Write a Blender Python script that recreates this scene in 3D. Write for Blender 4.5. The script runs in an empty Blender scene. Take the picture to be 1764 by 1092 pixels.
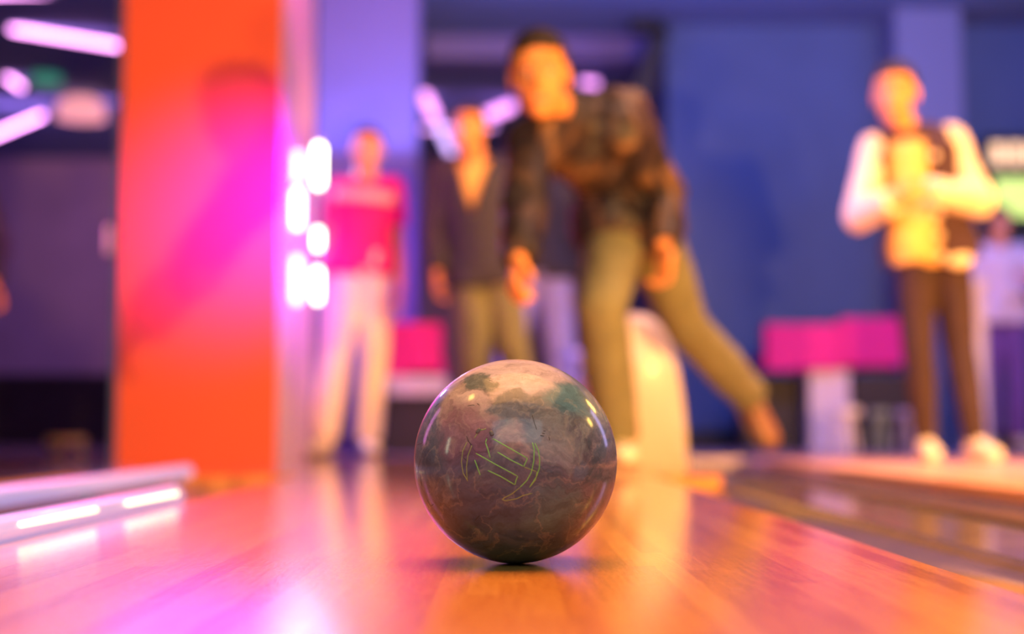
import bpy, bmesh, math, random
from mathutils import Vector, Matrix
from mathutils.noise import noise as mnoise
random.seed(7)
S = bpy.context.scene
COL = S.collection
V = Vector

# ------------------------------------------------------------------ camera
FPX = 2450.0
CAM_Z = 0.143
PITCH = math.atan((738 - 546) / FPX)
YAW = math.atan((882 - 870) / FPX)
cam_d = bpy.data.cameras.new('camera')
cam_d.sensor_width = 36.0
cam_d.lens = FPX / 1764 * 36.0
cam_d.clip_start = 0.02
cam_d.clip_end = 100
cam_d.dof.use_dof = True
cam_d.dof.focus_distance = 1.475
cam_d.dof.aperture_fstop = 1.85
cam = bpy.data.objects.new('camera', cam_d)
COL.objects.link(cam)
cam.location = (0, 0, CAM_Z)
cam.rotation_euler = (math.pi / 2 + PITCH, 0, -YAW)
S.camera = cam
CR = cam.rotation_euler.to_matrix()

def ray(px, py):
    return (CR @ V(((px - 882) / FPX, (546 - py) / FPX, -1.0))).normalized()

def P(px, py, Y):
    """photo pixel + depth -> place in the hall"""
    d = ray(px, py)
    return V((0, 0, CAM_Z)) + d * (Y / d.y)

# ------------------------------------------------------------------ world + colour
w = bpy.data.worlds.new('world'); S.world = w; w.use_nodes = True
w.node_tree.nodes['Background'].inputs[0].default_value = (0.22, 0.16, 0.55, 1)
w.node_tree.nodes['Background'].inputs[1].default_value = 0.10
S.view_settings.view_transform = 'Standard'
S.view_settings.look = 'None'
S.view_settings.exposure = 0.35
S.view_settings.gamma = 1.0
S.cycles.use_denoising = True
S.cycles.max_bounces = 8
S.cycles.caustics_reflective = False
S.cycles.caustics_refractive = False
S.cycles.sample_clamp_indirect = 6.0

# ------------------------------------------------------------------ lights
def aim(o, tgt):
    o.rotation_euler = (V(tgt) - o.location).to_track_quat('-Z', 'Y').to_euler()

def spot(name, loc, tgt, col, e, ang=50, r=0.06, blend=0.5):
    l = bpy.data.lights.new(name, 'SPOT'); l.energy = e; l.color = col
    l.spot_size = math.radians(ang); l.spot_blend = blend; l.shadow_soft_size = r
    o = bpy.data.objects.new(name, l); COL.objects.link(o); o.location = loc; aim(o, tgt); return o

def area(name, loc, tgt, col, e, sx, sy, spread=180):
    l = bpy.data.lights.new(name, 'AREA'); l.energy = e; l.color = col
    l.shape = 'RECTANGLE'; l.size = sx; l.size_y = sy; l.spread = math.radians(spread)
    o = bpy.data.objects.new(name, l); COL.objects.link(o); o.location = loc; aim(o, tgt); return o

# orange effect spotlight low on the right of the lanes: throws the bowler's shadow on the pillar
spot('orange_spotlight', (2.25, 0.95, 0.66), (0.1, 5.8, 1.0), (1.0, 0.46, 0.10), 780, 78, 0.05)
spot('orange_spotlight', (2.0, 0.8, 0.2), (0.1, 5.8, 1.1), (1.0, 0.42, 0.08), 260, 78, 0.05)
spot('orange_spotlight', (4.4, 3.0, 1.6), (2.0, 6.3, 1.2), (1.0, 0.45, 0.08), 1000, 40, 0.1)  # added spot, brightens the person in the cream sleeves
spot('orange_spotlight', (1.7, 5.6, 2.7), (-0.4, 7.1, 1.0), (1.0, 0.45, 0.10), 190, 46, 0.1)  # added spot, warms the dark jacketed face and the cream trousers
spot('pink_spotlight', (-0.3, 5.3, 2.6), (-0.75, 7.3, 1.3), (1.0, 0.10, 0.45), 75, 30, 0.1)  # added fill, pink light on the crimson shirted person
# magenta and red wash on the pillar
spot('magenta_spotlight', (-0.35, 4.9, 1.35), (-1.06, 6.1, 1.08), (0.60, 0.0, 1.0), 560, 44, 0.2, 1.0)
spot('red_spotlight', (-0.6, 2.0, 3.0), (-1.4, 6.3, 1.2), (1.0, 0.0, 0.02), 110, 40, 0.2, 0.8)
# blue wash over the hall
area('blue_wash', (3.0, 6.6, 3.1), (2.8, 10.6, 0.6), (0.24, 0.32, 1.0), 82, 3.0, 0.5)
area('blue_uplight', (0.6, 8.6, 1.9), (0.6, 8.7, 3.2), (0.22, 0.28, 1.0), 36, 4.5, 0.6)  # added to lift the ceiling, no fixture stands here
spot('violet_glow', (-0.95, 8.2, 1.3), (-0.9, 9.0, 1.15), (0.50, 0.16, 1.0), 26, 120, 0.15, 1.0)  # added fill, brightens the lower part of the column
area('violet_wash', (-0.9, 7.9, 3.1), (-0.9, 9.2, 1.4), (0.35, 0.22, 1.0), 4, 0.9, 0.3)
area('purple_wash', (-4.0, 13.0, 3.1), (-4.0, 16.0, 1.0), (0.8, 0.35, 1.0), 42, 3.0, 0.4)
# violet rim light from the left
spot('violet_rim_light', (-2.6, 8.6, 2.5), (0.8, 6.2, 1.0), (0.42, 0.30, 1.0), 650, 80, 0.15)
spot('violet_rim_light', (-0.6, 5.7, 2.3), (1.45, 6.25, 1.35), (0.48, 0.32, 1.0), 170, 34, 0.1)
spot('magenta_rim_light', (-2.9, 3.4, 2.2), (1.6, 6.6, 1.2), (1.0, 0.12, 0.85), 110, 38, 0.12)
# side lights added out of view to give the ball its rims
area('violet_side_light', (1.7, 2.7, 0.75), (0.0, 1.6, 0.1), (0.55, 0.45, 1.0), 6, 0.25, 0.8)
area('magenta_side_light', (-1.7, 2.9, 0.8), (0.0, 1.6, 0.1), (1.0, 0.25, 0.9), 3.5, 0.25, 0.8)
area('pale_side_light', (-1.5, 1.3, 0.45), (0.0, 1.6, 0.1), (0.75, 1.0, 0.7), 1.2, 0.08, 0.35)
spot('violet_floor_light', P(548, 345, 7.7), (-0.1, 2.0, 0.0), (0.34, 0.42, 1.0), 130, 30, 0.3, 0.8)  # added beside the towers for the lavender streak on the lane
spot('pink_spotlight', (-0.3, 5.5, 2.7), (-0.97, 6.6, 2.15), (1.0, 0.08, 0.40), 90, 40, 0.1, 1.0)  # added fill, tints the upper side face of the pillar
spot('magenta_floor_light', (-1.22, 6.0, 0.95), (-0.35, 2.3, 0.0), (1.0, 0.03, 0.7), 24, 20, 0.4, 1.0)  # added in mid-air without a fitting, for magenta on the lane
# small yellow lamps over the lanes, mirrored in the ball
area('yellow_lamp', (1.58, 3.06, 1.19), (0.090, 1.482, 0.166), (1.0, 0.62, 0.12), 9, 0.22, 0.30)
area('yellow_lamp', (2.12, 2.22, 1.18), (0.087, 1.464, 0.150), (1.0, 0.62, 0.12), 9, 0.22, 0.25)
area('yellow_lamp', (-1.51, 1.81, 2.29), (-0.034, 1.457, 0.175), (1.0, 0.62, 0.12), 9, 0.30, 0.20)
# warm lights over the lanes
area('lane_light', (0.4, 1.7, 3.1), (0.4, 1.71, 0.0), (1.0, 0.42, 0.10), 88, 3.2, 2.6, 90)
area('approach_light', (2.1, 5.0, 3.1), (2.1, 5.01, 0.0), (1.0, 0.48, 0.30), 75, 2.4, 1.5, 80)
area('front_fill', (0.1, -1.2, 2.0), (0.0, 1.5, 0.1), (0.52, 0.84, 1.0), 52, 3.2, 1.6)  # cool fill added behind the camera for the ball

# ------------------------------------------------------------------ materials
def mat(name, col=(0.8, 0.8, 0.8), rough=0.5, metal=0.0, emit=None, es=0.0, coat=0.0, var=0.0, scale=20.0, bump=0.0, spec=0.5):
    m = bpy.data.materials.new(name); m.use_nodes = True
    nt = m.node_tree; b = nt.nodes['Principled BSDF']
    b.inputs['Base Color'].default_value = (*col, 1)
    b.inputs['Roughness'].default_value = rough
    b.inputs['Metallic'].default_value = metal
    b.inputs['Coat Weight'].default_value = coat
    b.inputs['Specular IOR Level'].default_value = spec
    if emit:
        b.inputs['Emission Color'].default_value = (*emit, 1)
        b.inputs['Emission Strength'].default_value = es
    tc = nt.nodes.new('ShaderNodeTexCoord')
    n = nt.nodes.new('ShaderNodeTexNoise'); n.inputs['Scale'].default_value = scale; n.inputs['Detail'].default_value = 5
    nt.links.new(tc.outputs['Object'], n.inputs['Vector'])
    if var > 0:
        r = nt.nodes.new('ShaderNodeValToRGB')
        r.color_ramp.elements[0].position = 0.3; r.color_ramp.elements[1].position = 0.7
        r.color_ramp.elements[0].color = (*[c * (1 - var) for c in col], 1)
        r.color_ramp.elements[1].color = (*[min(1, c * (1 + var)) for c in col], 1)
        nt.links.new(n.outputs['Fac'], r.inputs['Fac']); nt.links.new(r.outputs['Color'], b.inputs['Base Color'])
    if bump > 0:
        bp = nt.nodes.new('ShaderNodeBump'); bp.inputs['Strength'].default_value = bump; bp.inputs['Distance'].default_value = 0.01
        nt.links.new(n.outputs['Fac'], bp.inputs['Height']); nt.links.new(bp.outputs['Normal'], b.inputs['Normal'])
    return m

def wood(name, c1, c2, c3, board=0.027, rough=0.12, bump=0.28, coat=0.5):
    """narrow maple boards running along Y, lacquered, with fine scuffs"""
    m = bpy.data.materials.new(name); m.use_nodes = True
    nt = m.node_tree; N = nt.nodes; L = nt.links; b = N['Principled BSDF']
    tc = N.new('ShaderNodeTexCoord')
    sep = N.new('ShaderNodeSeparateXYZ'); L.new(tc.outputs['Object'], sep.inputs[0])
    dv = N.new('ShaderNodeMath'); dv.operation = 'DIVIDE'; dv.inputs[1].default_value = board; L.new(sep.outputs['X'], dv.inputs[0])
    fl = N.new('ShaderNodeMath'); fl.operation = 'FLOOR'; L.new(dv.outputs[0], fl.inputs[0])
    # board ends staggered
    wn0 = N.new('ShaderNodeTexWhiteNoise'); wn0.noise_dimensions = '1D'; L.new(fl.outputs[0], wn0.inputs['W'])
    yy = N.new('ShaderNodeMath'); yy.operation = 'MULTIPLY_ADD'; yy.inputs[1].default_value = 0.9
    L.new(sep.outputs['Y'], yy.inputs[0]); L.new(wn0.outputs['Value'], yy.inputs[2])
    fy = N.new('ShaderNodeMath'); fy.operation = 'FLOOR'; L.new(yy.outputs[0], fy.inputs[0])
    cb = N.new('ShaderNodeCombineXYZ'); L.new(fl.outputs[0], cb.inputs[0]); L.new(fy.outputs[0], cb.inputs[1])
    wn = N.new('ShaderNodeTexWhiteNoise'); wn.noise_dimensions = '2D'; L.new(cb.outputs[0], wn.inputs['Vector'])
    mp = N.new('ShaderNodeMapping'); mp.inputs['Scale'].default_value = (90, 5, 90); L.new(tc.outputs['Object'], mp.inputs[0])
    g = N.new('ShaderNodeTexNoise'); g.inputs['Scale'].default_value = 1.6; g.inputs['Detail'].default_value = 8; L.new(mp.outputs[0], g.inputs['Vector'])
    mx = N.new('ShaderNodeMath'); mx.operation = 'MULTIPLY_ADD'; mx.inputs[1].default_value = 0.45
    L.new(wn.outputs['Value'], mx.inputs[0])
    gm = N.new('ShaderNodeMath'); gm.operation = 'MULTIPLY'; gm.inputs[1].default_value = 0.6; L.new(g.outputs['Fac'], gm.inputs[0])
    L.new(gm.outputs[0], mx.inputs[2])
    r = N.new('ShaderNodeValToRGB'); r.color_ramp.elements[0].position = 0.15; r.color_ramp.elements[0].color = (*c1, 1)
    r.color_ramp.elements[1].position = 0.8; r.color_ramp.elements[1].color = (*c3, 1)
    e = r.color_ramp.elements.new(0.5); e.color = (*c2, 1)
    L.new(mx.outputs[0], r.inputs['Fac']); L.new(r.outputs['Color'], b.inputs['Base Color'])
    # scuffs
    mp2 = N.new('ShaderNodeMapping'); mp2.inputs['Scale'].default_value = (260, 40, 1); mp2.inputs['Rotation'].default_value = (0, 0, 0.5)
    L.new(tc.outputs['Object'], mp2.inputs[0])
    s = N.new('ShaderNodeTexNoise'); s.inputs['Scale'].default_value = 1.0; s.inputs['Detail'].default_value = 9; s.inputs['Roughness'].default_value = 0.7
    L.new(mp2.outputs[0], s.inputs['Vector'])
    bp = N.new('ShaderNodeBump'); bp.inputs['Strength'].default_value = bump; bp.inputs['Distance'].default_value = 0.0006
    L.new(s.outputs['Fac'], bp.inputs['Height']); L.new(bp.outputs['Normal'], b.inputs['Normal'])
    rr = N.new('ShaderNodeMapRange'); rr.inputs['To Min'].default_value = rough * 0.6; rr.inputs['To Max'].default_value = rough * 1.6
    L.new(s.outputs['Fac'], rr.inputs['Value']); L.new(rr.outputs[0], b.inputs['Roughness'])
    b.inputs['Specular IOR Level'].default_value = 0.28
    b.inputs['Coat Weight'].default_value = coat; b.inputs['Coat Roughness'].default_value = 0.045; b.inputs['Coat IOR'].default_value = 1.6; L.new(bp.outputs['Normal'], b.inputs['Coat Normal'])
    return m

M = {}
M['lane'] = wood('lane_maple', (0.42, 0.11, 0.02), (0.66, 0.22, 0.04), (0.80, 0.33, 0.07), rough=0.34, coat=1.0)
M['approach'] = wood('approach_maple', (0.55, 0.25, 0.14), (0.72, 0.38, 0.22), (0.80, 0.46, 0.28), board=0.05, rough=0.35, bump=0.1, coat=0.1)
M['gutter'] = mat('gutter_plastic', (0.16, 0.11, 0.10), 0.17, var=0.15, scale=6, spec=0.5)
M['divider'] = mat('divider_grey', (0.17, 0.12, 0.10), 0.13, var=0.2, scale=4)
M['hall_floor'] = mat('hall_floor', (0.30, 0.20, 0.30), 0.22, var=0.2, scale=3)
M['wall_blue'] = mat('wall_blue', (0.10, 0.165, 0.37), 0.9, var=0.06, scale=3)
M['wall_dark'] = mat('wall_dark', (0.28, 0.20, 0.30), 0.9, var=0.1, scale=2)
M['ceiling'] = mat('ceiling_dark', (0.16, 0.24, 0.48), 0.9, var=0.05, scale=2)
M['column'] = mat('column_paint', (0.21, 0.19, 0.50), 0.8, var=0.04, scale=3)
M['pillar'] = mat('pillar_paint', (0.95, 0.165, 0.075), 0.6, var=0.03, scale=2)
M['black'] = mat('black_paint', (0.012, 0.012, 0.02), 0.5)
M['dark_panel'] = mat('dark_panel', (0.03, 0.025, 0.04), 0.6, var=0.2, scale=5)
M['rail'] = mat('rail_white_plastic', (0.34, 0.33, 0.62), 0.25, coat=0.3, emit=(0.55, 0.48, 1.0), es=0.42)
M['pink_tube'] = mat('pink_tube_glow', (0.9, 0.6, 0.9), 0.4, emit=(1.0, 0.36, 0.95), es=5.0)
M['violet_tube'] = mat('violet_tube_glow', (0.9, 0.6, 0.9), 0.4, emit=(0.55, 0.4, 1.0), es=1.6)
M['white_tube'] = mat('white_tube_glow', (1, 1, 0.9), 0.4, emit=(1.0, 1.0, 0.60), es=8.0)
M['cyan_tube'] = mat('blue_white_tube_glow', (0.8, 0.9, 1), 0.4, emit=(0.45, 0.75, 1.0), es=2.6)
M['led'] = mat('led_glow', (1, 1, .9), .4, emit=(1.0, 1.0, .45), es=2.0)  # glow imitating lamp reflections on the rail, not a light source
M['pink_far'] = mat('far_pink_tube_glow', (0.9, 0.6, 0.9), 0.4, emit=(0.95, 0.33, 1.0), es=1.9)
M['lane_matte'] = wood('side_lane_maple', (0.62, 0.24, 0.10), (0.80, 0.36, 0.16), (0.88, 0.46, 0.22), rough=0.4, coat=0.05)
M['white_soft'] = mat('softer_white_tube_glow', (1, 1, 0.9), 0.4, emit=(0.85, 1.0, 0.78), es=4.0)
M['metal'] = mat('brushed_metal', (0.6, 0.6, 0.65), 0.3, 1.0)
M['cream_plastic'] = mat('cream_plastic', (0.85, 0.76, 0.68), 0.4, coat=0.3)
M['magenta_fabric'] = mat('magenta_upholstery', (0.80, 0.015, 0.34), 0.75, var=0.15, scale=30, bump=0.1)
M['lav_plastic'] = mat('pale_laminate', (0.70, 0.62, 0.92), 0.5)
M['skin'] = mat('skin', (0.88, 0.36, 0.11), 0.48, var=0.08, scale=25, bump=0.05)
M['skin2'] = mat('skin_lighter', (0.80, 0.38, 0.24), 0.48, var=0.08, scale=25, bump=0.05)
M['hair'] = mat('hair_dark', (0.03, 0.018, 0.012), 0.6, var=0.5, scale=150, bump=0.6)
M['eye'] = mat('eye_white', (0.8, 0.8, 0.8), 0.1)
M['iris'] = mat('iris_brown', (0.05, 0.025, 0.012), 0.1)
M['lip'] = mat('lip', (0.55, 0.2, 0.17), 0.4)
M['olive'] = mat('khaki_cotton', (0.20, 0.195, 0.10), 0.85, var=0.15, scale=18, bump=0.15)
M['cream_cloth'] = mat('cream_cotton', (0.86, 0.74, 0.66), 0.85, var=0.06, scale=15, bump=0.12)
M['pink_cloth'] = mat('crimson_cotton', (0.80, 0.012, 0.26), 0.85, var=0.08, scale=18, bump=0.12)
M['print'] = mat('pale_print', (0.95, 0.55, 0.60), 0.7)
M['dark_cloth'] = mat('charcoal_cloth', (0.045, 0.04, 0.06), 0.8, var=0.2, scale=20, bump=0.15)
M['brown_trouser'] = mat('dark_brown_cloth', (0.045, 0.020, 0.016), 0.85, var=0.2, scale=20, bump=0.12)
M['yellow_shirt'] = mat('cream_yellow_shirt', (0.95, 0.56, 0.15), 0.8, var=0.1, scale=12, bump=0.15)
M['sleeve'] = mat('cream_sleeve', (0.92, 0.74, 0.48), 0.6, var=0.05, scale=14, bump=0.15)
M['vest'] = mat('dark_wool', (0.06, 0.025, 0.03), 0.85, var=0.2, scale=60, bump=0.2)
M['shoe_light'] = mat('pale_shoe_leather', (0.85, 0.75, 0.50), 0.45)
M['shoe_brown'] = mat('brown_shoe_leather', (0.28, 0.12, 0.06), 0.4)
M['sole'] = mat('shoe_sole', (0.18, 0.10, 0.07), 0.7)
M['lace'] = mat('shoe_lace', (0.8, 0.75, 0.65), 0.8)
M['lav_cloth'] = mat('pale_lavender_cotton', (0.72, 0.62, 0.85), 0.85, var=0.1, scale=15, bump=0.12)
M['purple_cloth'] = mat('purple_trouser', (0.16, 0.07, 0.34), 0.85, var=0.15, scale=15)
M['jeans'] = mat('pale_blue_denim', (0.45, 0.42, 0.85), 0.85, var=0.15, scale=25, bump=0.1)

def plaid():
    m = bpy.data.materials.new('brown_patterned_jacket'); m.use_nodes = True
    nt = m.node_tree; N = nt.nodes; L = nt.links; b = N['Principled BSDF']
    tc = N.new('ShaderNodeTexCoord')
    n = N.new('ShaderNodeTexNoise'); n.inputs['Scale'].default_value = 5.5; n.inputs['Detail'].default_value = 3; n.inputs['Distortion'].default_value = 1.2
    mp = N.new('ShaderNodeMapping'); mp.inputs['Scale'].default_value = (1.7, 1.2, 0.8); L.new(tc.outputs['Object'], mp.inputs[0]); L.new(mp.outputs[0], n.inputs['Vector'])
    r = N.new('ShaderNodeValToRGB')
    r.color_ramp.elements[0].position = 0.45; r.color_ramp.elements[0].color = (0.014, 0.010, 0.016, 1)
    r.color_ramp.elements[1].position = 0.70; r.color_ramp.elements[1].color = (0.26, 0.15, 0.07, 1)
    e = r.color_ramp.elements.new(0.57); e.color = (0.075, 0.042, 0.03, 1)
    L.new(n.outputs['Fac'], r.inputs['Fac']); L.new(r.outputs['Color'], b.inputs['Base Color'])
    b.inputs['Roughness'].default_value = 0.55
    bp = N.new('ShaderNodeBump'); bp.inputs['Strength'].default_value = 0.3; bp.inputs['Distance'].default_value = 0.01
    L.new(n.outputs['Fac'], bp.inputs['Height']); L.new(bp.outputs['Normal'], b.inputs['Normal'])
    return m
M['plaid'] = plaid()

# ------------------------------------------------------------------ mesh helpers
def finish(bm, name, m=None, parent=None, smooth=True, bevel=0.0, seg=2):
    if bevel > 0:
        bmesh.ops.bevel(bm, geom=[e for e in bm.edges if e.is_manifold and e.calc_face_angle(0) > 0.5], offset=bevel, segments=seg, affect='EDGES', profile=0.5)
    bmesh.ops.recalc_face_normals(bm, faces=bm.faces)
    me = bpy.data.meshes.new(name); bm.to_mesh(me); bm.free()
    if smooth:
        me.polygons.foreach_set('use_smooth', [True] * len(me.polygons))
    o = bpy.data.objects.new(name, me); COL.objects.link(o)
    if m: me.materials.append(m)
    if parent:
        o.parent = parent
        me.transform(Matrix.Translation(-parent.location))
    return o

def tag(o, label=None, cat=None, group=None, kind=None):
    if label: o['label'] = label
    if cat: o['category'] = cat
    if group: o['group'] = group
    if kind: o['kind'] = kind
    return o

def empty(name, loc, label, cat, group=None):
    o = bpy.data.objects.new(name, None); COL.objects.link(o); o.location = loc; o.empty_display_size = 0.1
    return tag(o, label, cat, group)

def abox(bm, x0, x1, y0, y1, z0, z1):
    vs = [bm.verts.new((x, y, z)) for x in (x0, x1) for y in (y0, y1) for z in (z0, z1)]
    for f in ((0, 1, 3, 2), (4, 6, 7, 5), (0, 4, 5, 1), (2, 3, 7, 6), (0, 2, 6, 4), (1, 5, 7, 3)):
        bm.faces.new([vs[i] for i in f])

def box(name, x0, x1, y0, y1, z0, z1, m, parent=None, bevel=0.0, kind=None):
    bm = bmesh.new(); abox(bm, x0, x1, y0, y1, z0, z1)
    o = finish(bm, name, m, parent, smooth=False, bevel=bevel)
    if kind: o['kind'] = kind
    return o

def rings(bm, rs, n=20, caps=True):
    """rs: list of (centre, axisU, axisV) with axes already scaled; elliptical cross-sections"""
    prev = None
    first = last = None
    for c, u, v in rs:
        ring = [bm.verts.new(c + u * math.cos(2 * math.pi * i / n) + v * math.sin(2 * math.pi * i / n)) for i in range(n)]
        if prev:
            for i in range(n):
                bm.faces.new((prev[i], prev[(i + 1) % n], ring[(i + 1) % n], ring[i]))
        else: first = ring
        prev = ring; last = ring
    if caps:
        bm.faces.new(first[::-1]); bm.faces.new(last)

def basis(d, hint=V((0, 0, 1))):
    d = d.normalized()
    if abs(d.dot(hint)) > 0.95: hint = V((0, 1, 0))
    u = d.cross(hint).normalized(); v = u.cross(d).normalized()
    return u, v

def capsule(bm, a, ra, b, rb, n=14, flat_a=False, flat_b=False):
    a, b = V(a), V(b); d = b - a
    if d.length < 1e-6: d = V((0, 0, 1e-4))
    dn = d.normalized(); u, v = basis(d)
    rs = []
    if not flat_a:
        for k in (80, 60, 40, 20):
            t = math.radians(k); rs.append((a - dn * ra * math.sin(t), u * ra * math.cos(t), v * ra * math.cos(t)))
    rs.append((a, u * ra, v * ra)); rs.append(((a + b) / 2, u * (ra + rb) / 2, v * (ra + rb) / 2)); rs.append((b, u * rb, v * rb))
    if not flat_b:
        for k in (20, 40, 60, 80):
            t = math.radians(k); rs.append((b + dn * rb * math.sin(t), u * rb * math.cos(t), v * rb * math.cos(t)))
    rings(bm, rs, n)

def tube(name, a, b, r, m, parent=None, n=16, ra=None):
    bm = bmesh.new(); capsule(bm, a, ra or r, b, r, n); return finish(bm, name, m, parent)

def ellipsoid(bm, c, rx, ry, rz, R=None, n=18, k=10):
    R = R or Matrix.Identity(3)
    rs = []
    for i in range(1, k * 2):
        t = math.pi * i / (k * 2) - math.pi / 2
        rs.append((V(c) + R @ V((0, 0, rz * math.sin(t))), R @ V((rx * math.cos(t), 0, 0)), R @ V((0, ry * math.cos(t), 0))))
    rings(bm, rs, n)

def remeshed(bm, name, m, parent, voxel=0.006, smooth=4, cut=None, thick=0.0, subdiv=False):
    """one continuous skin from overlapping closed volumes"""
    bmesh.ops.recalc_face_normals(bm, faces=bm.faces)
    me = bpy.data.meshes.new(name + '_src'); bm.to_mesh(me); bm.free()
    o = bpy.data.objects.new('tmp', me); COL.objects.link(o)
    md = o.modifiers.new('r', 'REMESH'); md.mode = 'VOXEL'; md.voxel_size = voxel
    ms = o.modifiers.new('s', 'SMOOTH'); ms.factor = 0.5; ms.iterations = smooth
    dg = bpy.context.evaluated_depsgraph_get()
    out = bpy.data.meshes.new_from_object(o.evaluated_get(dg))
    bpy.data.objects.remove(o); bpy.data.meshes.remove(me)
    b2 = bmesh.new(); b2.from_mesh(out); bpy.data.meshes.remove(out)
    if cut:
        bmesh.ops.delete(b2, geom=[f for f in b2.faces if cut(f.calc_center_median())], context='FACES')
    if thick:
        b2.normal_update()
        bmesh.ops.solidify(b2, geom=list(b2.faces), thickness=thick)
    return finish(b2, name, m, parent)

# ------------------------------------------------------------------ people
HX, HY = V((1, 0, 0)), V((0, 0, 1))

def torso_rings(J, off=0.0, t0=-0.14, t1=1.0, k=1.0):
    pel, nk = J['pelvis'], J['neck']
    sp = nk - pel; up = sp.normalized()
    sh = (J['shR'] - J['shL']); hp = (J['hipR'] - J['hipL'])
    prof = [(-0.14, .105, .095), (-0.07, .155, .112), (0, .168, .118), (.16, .158, .108), (.32, .145, .102), (.48, .148, .105), (.66, .165, .115), (.82, .172, .112), (.93, .125, .085), (1.0, .065, .055)]
    rs = []
    for t, a, b in prof:
        if t < t0 - 1e-6 or t > t1 + 1e-6: continue
        s = sh.normalized() * max(0, t) + hp.normalized() * (1 - max(0, t)); s = (s - up * s.dot(up)).normalized()
        f = s.cross(up) if False else up.cross(s)
        bend = J.get('bend', 0.0) * math.sin(math.pi * max(0, min(1, t)))
        c = pel + sp * t - f * bend * -1.0 * 0
        c = pel + sp * t + J.get('back', V((0, 0, 0))) * math.sin(math.pi * max(0, min(1, t)))
        kk = J.get('w', 1.0) * k
        rs.append((c, s * (a * kk + off), f * (b * kk + off)))
    return rs

def head_frame(J):
    up = J['head_up'].normalized(); f = J['face']; f = (f - up * f.dot(up)).normalized()
    r = f.cross(up).normalized()     # person's right-hand side seen from the front is -r; symmetric anyway
    R = Matrix((r, f, up)).transposed()   # local x=side, y=face, z=up
    return R

def body_prims(bm, J):
    w = J.get('w', 1.0)
    rings(bm, torso_rings(J), 28)
    nk = J['neck']; hc = J['head']
    R = head_frame(J)
    skull_base = hc + R @ V((0, -0.025, -0.05))
    capsule(bm, nk - (nk - J['pelvis']).normalized() * 0.04, 0.062 * w, skull_base, 0.054, 18)
    for s in 'LR':
        sh, el, wr = J['sh' + s], J['el' + s], J['wr' + s]
        capsule(bm, nk + (J['pelvis'] - nk) * 0.12, 0.062 * w, sh, 0.056 * w)
        capsule(bm, sh, 0.053 * w, el, 0.040 * w)
        mid = el + (wr - el) * 0.25
        capsule(bm, el, 0.040 * w, mid, 0.041 * w); capsule(bm, mid, 0.041 * w, wr, 0.026 * w)
        hip, kn, an = J['hip' + s], J['kn' + s], J['an' + s]
        capsule(bm, hip, 0.088 * w, kn, 0.055 * w)
        calf = kn + (an - kn) * 0.33
        capsule(bm, kn, 0.054 * w, calf, 0.056 * w); capsule(bm, calf, 0.056 * w, an, 0.036 * w)
        td = J['toe' + s].normalized()
        fu = J.get('shoe_up' + s, V((0, 0, 1))); fu = (fu - td * fu.dot(td)).normalized()
        capsule(bm, an - td * 0.03 - fu * .030, 0.030, an + td * 0.12 - fu * .048, 0.018)
        hand_prims(bm, J, s)
    head_prims(bm, hc, R, J.get('hs', 1.0))

def hand_prims(bm, J, s):
    wr = J['wr' + s]; d = J['hd' + s].normalized(); pn = J['pn' + s]; pn = (pn - d * pn.dot(d)).normalized()
    side = d.cross(pn).normalized() * (1 if J.get('th' + s, 1) > 0 else -1)   # towards the thumb
    curl = J.get('curl' + s, 0.5)
    # palm
    rings(bm, [(wr + d * t, side * a, pn * b) for t, a, b in ((-.02, .024, .018), (.01, .028, .018), (.045, .041, .016), (.085, .043, .0145), (.097, .036, .011))], 16)
    for i, (o, ln) in enumerate(((.031, .072), (.0105, .080), (-.0105, .074), (-.031, .058))):
        base = wr + d * 0.086 + side * o
        spread = side * o * 1.3
        dd = (d + spread * 3).normalized(); p = base; r = 0.0095
        for q, fr in enumerate((.45, .32, .23)):
            ang = curl * (0.55 + 0.35 * q) + 0.06 * i
            dd = (Matrix.Rotation(ang, 3, dd.cross(pn)) @ dd).normalized()
            nx = p + dd * ln * fr * 1.05
            capsule(bm, p, r, nx, r * 0.92, 10); r *= 0.92; p = nx
    # thumb leaves the side of the palm
    p = wr + d * 0.028 + side * 0.026 + pn * 0.004
    q = p + (d * 0.55 + side * 0.75 + pn * 0.25).normalized() * 0.040
    capsule(bm, p, 0.0135, q, 0.0115, 10)
    q2 = q + (d * 0.9 + side * 0.25 + pn * (0.25 + curl * 0.5)).normalized() * 0.030
    capsule(bm, q, 0.0112, q2, 0.0098, 10)
    q3 = q2 + (d * 0.9 - side * 0.1 + pn * (0.3 + curl * 0.6)).normalized() * 0.022
    capsule(bm, q2, 0.0098, q3, 0.0085, 10)

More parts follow.
